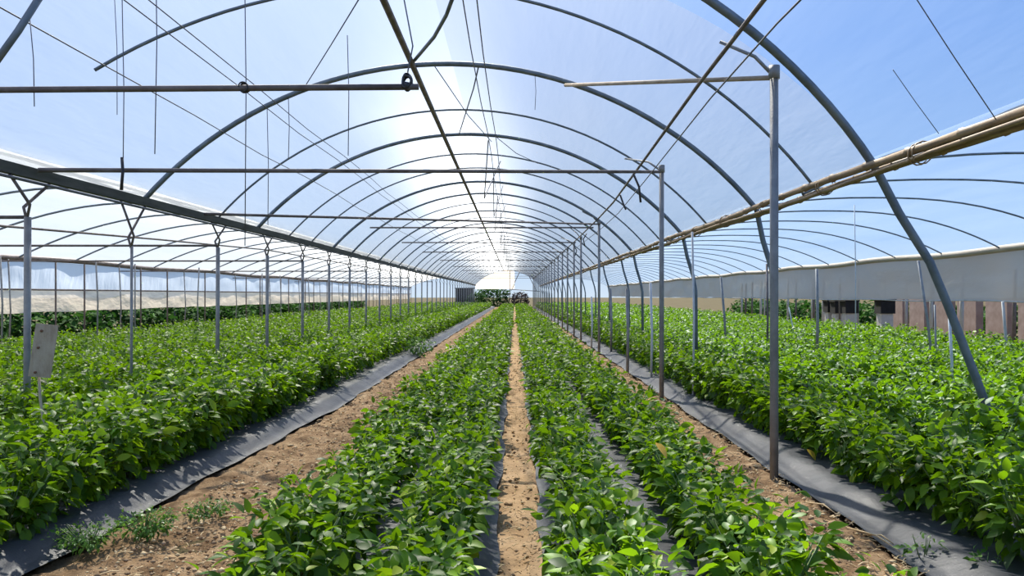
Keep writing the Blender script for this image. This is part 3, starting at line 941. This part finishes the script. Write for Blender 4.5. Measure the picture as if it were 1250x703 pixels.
# ------------------------------------------------------------------ clods and straw
def scatter_clods(n, xr, yr, rng):
    V, Fc, o = [], [], 0
    base = np.array([(1, 0, 0), (-1, 0, 0), (0, 1, 0), (0, -1, 0), (0, 0, 1), (0, 0, -1)], float)
    fs = np.array([(0, 2, 4), (2, 1, 4), (1, 3, 4), (3, 0, 4), (2, 0, 5), (1, 2, 5), (3, 1, 5), (0, 3, 5)])
    for _ in range(n):
        yv = yr[0] + (yr[1] - yr[0]) * rng.random() ** 1.6
        xv = rng.uniform(*xr)
        s = .005 + .020 * rng.random() ** 4
        q = base * s * rng.uniform(.6, 1.3, (6, 1)) * np.array([1.2, 1, .7])
        a = rng.uniform(0, 6.28); c_, s_ = math.cos(a), math.sin(a)
        q = np.stack([q[:, 0] * c_ - q[:, 1] * s_ + xv, q[:, 0] * s_ + q[:, 1] * c_ + yv, q[:, 2] + .022], 1)
        V.append(q); Fc.append(fs + o); o += 6
    return np.concatenate(V), np.concatenate(Fc)
def scatter_straw(n, xr, yr, rng, bias=None):
    m = MB()
    for _ in range(n):
        yv = yr[0] + (yr[1] - yr[0]) * rng.random() ** 1.6
        xv = rng.uniform(*xr) if bias is None else xr[0] + (xr[1] - xr[0]) * (rng.random() ** bias)
        L = rng.uniform(.025, .10); a = rng.uniform(0, 3.14)
        dx, dy = .5 * L * math.cos(a), .5 * L * math.sin(a)
        m.tube([(xv - dx, yv - dy, .03), (xv + rng.normal(0, .002), yv, .036 + rng.uniform(0, .006)), (xv + dx, yv + dy, .032)], .0022 + .002 * rng.random(), 3, False)
    return m
rs = np.random.default_rng(5)
for (xr, where, nc, ns, bias) in (((-2.45, -1.25), 'left soil aisle', 3200, 420, None), ((-.12, .18), 'sandy middle path', 420, 150, None), ((1.45, 2.36), 'right soil aisle', 1300, 700, .45)):
    v, f = scatter_clods(nc, xr, (4.0, 20), rs)
    tag(link('soil_clods', np_mesh('soil_clods', v, f, M['clod'], False)), 'loose soil clods scattered over the ' + where, 'soil', kind='stuff')
    tag(scatter_straw(ns, xr, (4.0, 17), rs, bias).build('straw_bits', M['straw']), 'dry straw bits scattered over the ' + where, 'straw', kind='stuff')
for (xr, where, nc) in (((-2.45, -1.25), 'left soil aisle', 2600), ((-.12, .18), 'sandy middle path', 300), ((1.45, 2.36), 'right soil aisle', 1800)):
    v, f = scatter_clods(nc, xr, (4.0, 19), rs)
    v[:, 2] += .004
    tag(link('straw_chips', np_mesh('straw_chips', v, f, M['straw'], False)), 'pale chips of chopped straw scattered over the ' + where, 'straw', kind='stuff')
# longer dry stalks lying by the right plastic
for k, (xa, ya, xb, yb) in enumerate(((2.22, 5.35, 2.33, 4.85), (2.26, 5.2, 2.36, 5.0), (2.18, 6.0, 2.28, 5.7), (-2.05, 5.6, -1.9, 5.5), (-1.75, 4.75, -1.55, 4.55))):
    lab = ['longest dry stalk lying beside the right plastic', 'short dry stalk crossing the longest one by the right plastic', 'dry stalk lying on soil just in front of the nearest post', 'bent dry stalk on the left soil aisle', 'dry stalk at the bottom of the left soil aisle'][k]
    tag(MB().tube([(xa, ya, .05), ((xa + xb) / 2 + .02, (ya + yb) / 2, .075), (xb, yb, .05)], [.005, .006, .003], 5).build('dry_stalk', M['straw']), lab, 'stalk', 'dry stalks')

# ------------------------------------------------------------------ far end and outside
def bush(name, c, rad, n, size, mat, seed, label, cat='bush', group=None):
    rng = np.random.default_rng(seed)
    d = rng.normal(size=(n, 3)); d /= np.linalg.norm(d, axis=1)[:, None]
    rr = .55 + .45 * rng.random(n) ** .4
    mats = []
    for i in range(n):
        p = Vector((d[i, 0] * rad[0] * rr[i], d[i, 1] * rad[1] * rr[i], d[i, 2] * rad[2] * rr[i]))
        p += Vector((rng.normal(0, .1), rng.normal(0, .1), rng.normal(0, .1))) * rad[0]
        if p.z + rad[2] < 0: p.z = -rad[2]
        mats.append(Matrix.Translation(p + Vector((0, 0, rad[2]))) @ Euler((rng.uniform(-.9, .6), rng.normal(0, .4), rng.uniform(0, 6.28))).to_matrix().to_4x4() @ Matrix.Scale(size * rng.uniform(.6, 1.2), 4))
    a, f = merge_leaves(mats, LV2, LF2)
    e = empty(name, c)
    tag(link('foliage', np_mesh('foliage', a, f, mat), e), kind='stuff')
    MB().tube([(0, 0, -.1), (.05, 0, rad[2] * .7), (0, 0, rad[2] * 1.3)], [.08, .06, .02], 6).build('trunk', M['rust'], e)
    return tag(e, label, cat, group)
bush('bush', (-2.8, 106, 0), (2.3, 1.6, 1.35), 1500, .38, M['bush'], 21, 'dense dark green bush at the far end of the middle tunnel')
bush('bush', (-4.9, 102.3, 0), (1.2, .75, .95), 700, .32, M['bush'], 22, 'smaller green bush left of the dense far bush')
bush('bush', (.75, 105.0, 0), (1.15, 1.2, 1.0), 900, .30, M['bush_dark'], 23, 'dark purplish bush at the far end of the middle path')
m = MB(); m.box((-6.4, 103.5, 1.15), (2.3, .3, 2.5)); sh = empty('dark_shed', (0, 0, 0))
m.build('front', M['dark'], sh, smooth=False)  # solid panel: shade inside the opening is put into its near-black colour
mm = MB(); mm.box((-6.4, 103.45, 2.46), (2.6, .6, .12)); mm.build('lintel', M['gutter'], sh, smooth=False)
tag(sh, 'dark shed opening at the far end behind the left gutter posts', 'shed')
# half gable film at the far end
P = [(xx, zz) for (xx, zz) in arc(C0, Z0, R0, GX, GZ, C0 + .9, Z0 + math.sqrt(R0 * R0 - .81), 16)]
V = [(xx, LEN, zz) for xx, zz in P] + [(xx, LEN, 2.35) for xx, zz in P]
n = len(P)
m = MB(); m.add(V, [(i, i + 1, n + i + 1, n + i) for i in range(n - 1)])
tag(m.build('gable_film', M['curtain']), 'cream film closing the left half of the far gable', 'plastic film')
gf = empty('gable_truss', (C0 + 2, LEN + .1, 0))
gx = C0 + 2
for nm, a, b in (('rail', (C0 + .3, 2.3), (3.2, 2.05)), ('brace', (C0 + .5, 2.3), (C0 + 1.6, 4.6)), ('brace', (C0 + 3.6, 2.15), (C0 + 2.4, 4.6)), ('leg', (C0 + .3, -.1), (C0 + .3, 5.0)), ('leg', (3.2, -.1), (3.2, 2.3))):
    MB().tube([(a[0] - gx, 0, a[1]), (b[0] - gx, 0, b[1])], .045, 6).build(nm, M['rust'], gf)
tag(gf, 'dark pipe frame with slanting braces across the open far gable', 'frame')

# hedge beyond the left curtain: individual bushes
for k in range(26):
    yv = 17 + k * 2.3
    bush('hedge_bush', (WLX - 2.2 + random.uniform(-.3, .3), yv, 0), (.9, 1.5, .66 + random.uniform(-.06, .08)), 520, .32, M['bush'], 700 + k, 'dark green low bush outside below the cream left curtain', 'bush', 'bushes outside the left wall')

# outside the right wall: posts, pink blocks, dark crates
for k in range(22):
    yv = 17.5 + k * 1.5 + random.uniform(-.4, .4)
    xx = WRX + random.uniform(.6, 2.6)
    o = MB().tube([(0, 0, -.1), (.03, 0, 2.3)], random.uniform(.04, .07), 6).build('fence_post', M['palepost'] if k % 3 else M['rust'])
    o.location = (xx, yv, 0)
    tag(o, 'post standing outside under the right curtain', 'post', 'posts outside the right wall')
for k in range(9):
    yv = 19 + k * 1.7
    e = MB().box((0, 0, .75), (.25, 1.15, 1.5)).build('block_wall', M['pinkwall'], smooth=False)
    e.location = (WRX + 4.0, yv, 0)
    tag(e, 'pinkish wall panel outside under the right curtain', 'wall panel', 'pink wall panels outside')
for k, (px, D) in enumerate(((1015, 33), (1037, 33), (1080, 29), (1024, 35))):
    p = at(px, 374, D)
    o = MB().box((0, 0, .0), (.5, .5, .45)).box((0, 0, .25), (.56, .56, .05)).build('dark_crate', M['dark'], smooth=False)
    o.location = (WRX + 1.2, D * (WRX + 1.2) / p.x, p.z)
    tag(o, ['first', 'second', 'rightmost', 'smallest'][k] + ' dark crate outside beyond the right curtain', 'crate', 'dark crates outside')
    q = MB().box((0, 0, (p.z - .22) / 2), (.4, .4, p.z - .23)).build('crate_stand', M['palepost'], smooth=False)
    q.location = (o.location.x, o.location.y, 0)
    tag(q, 'pale stand under the ' + ['first', 'second', 'rightmost', 'smallest'][k] + ' dark crate outside', 'stand', 'crate stands')
for k in range(14):
    bush('hedge_bush', (WRX + 6 + random.uniform(-.5, .5), 18 + k * 3.2, 0), (1.2, 1.8, .62), 420, .36, M['bush'], 800 + k, 'low green bush outside beyond the right wall', 'bush', 'bushes outside the right wall')
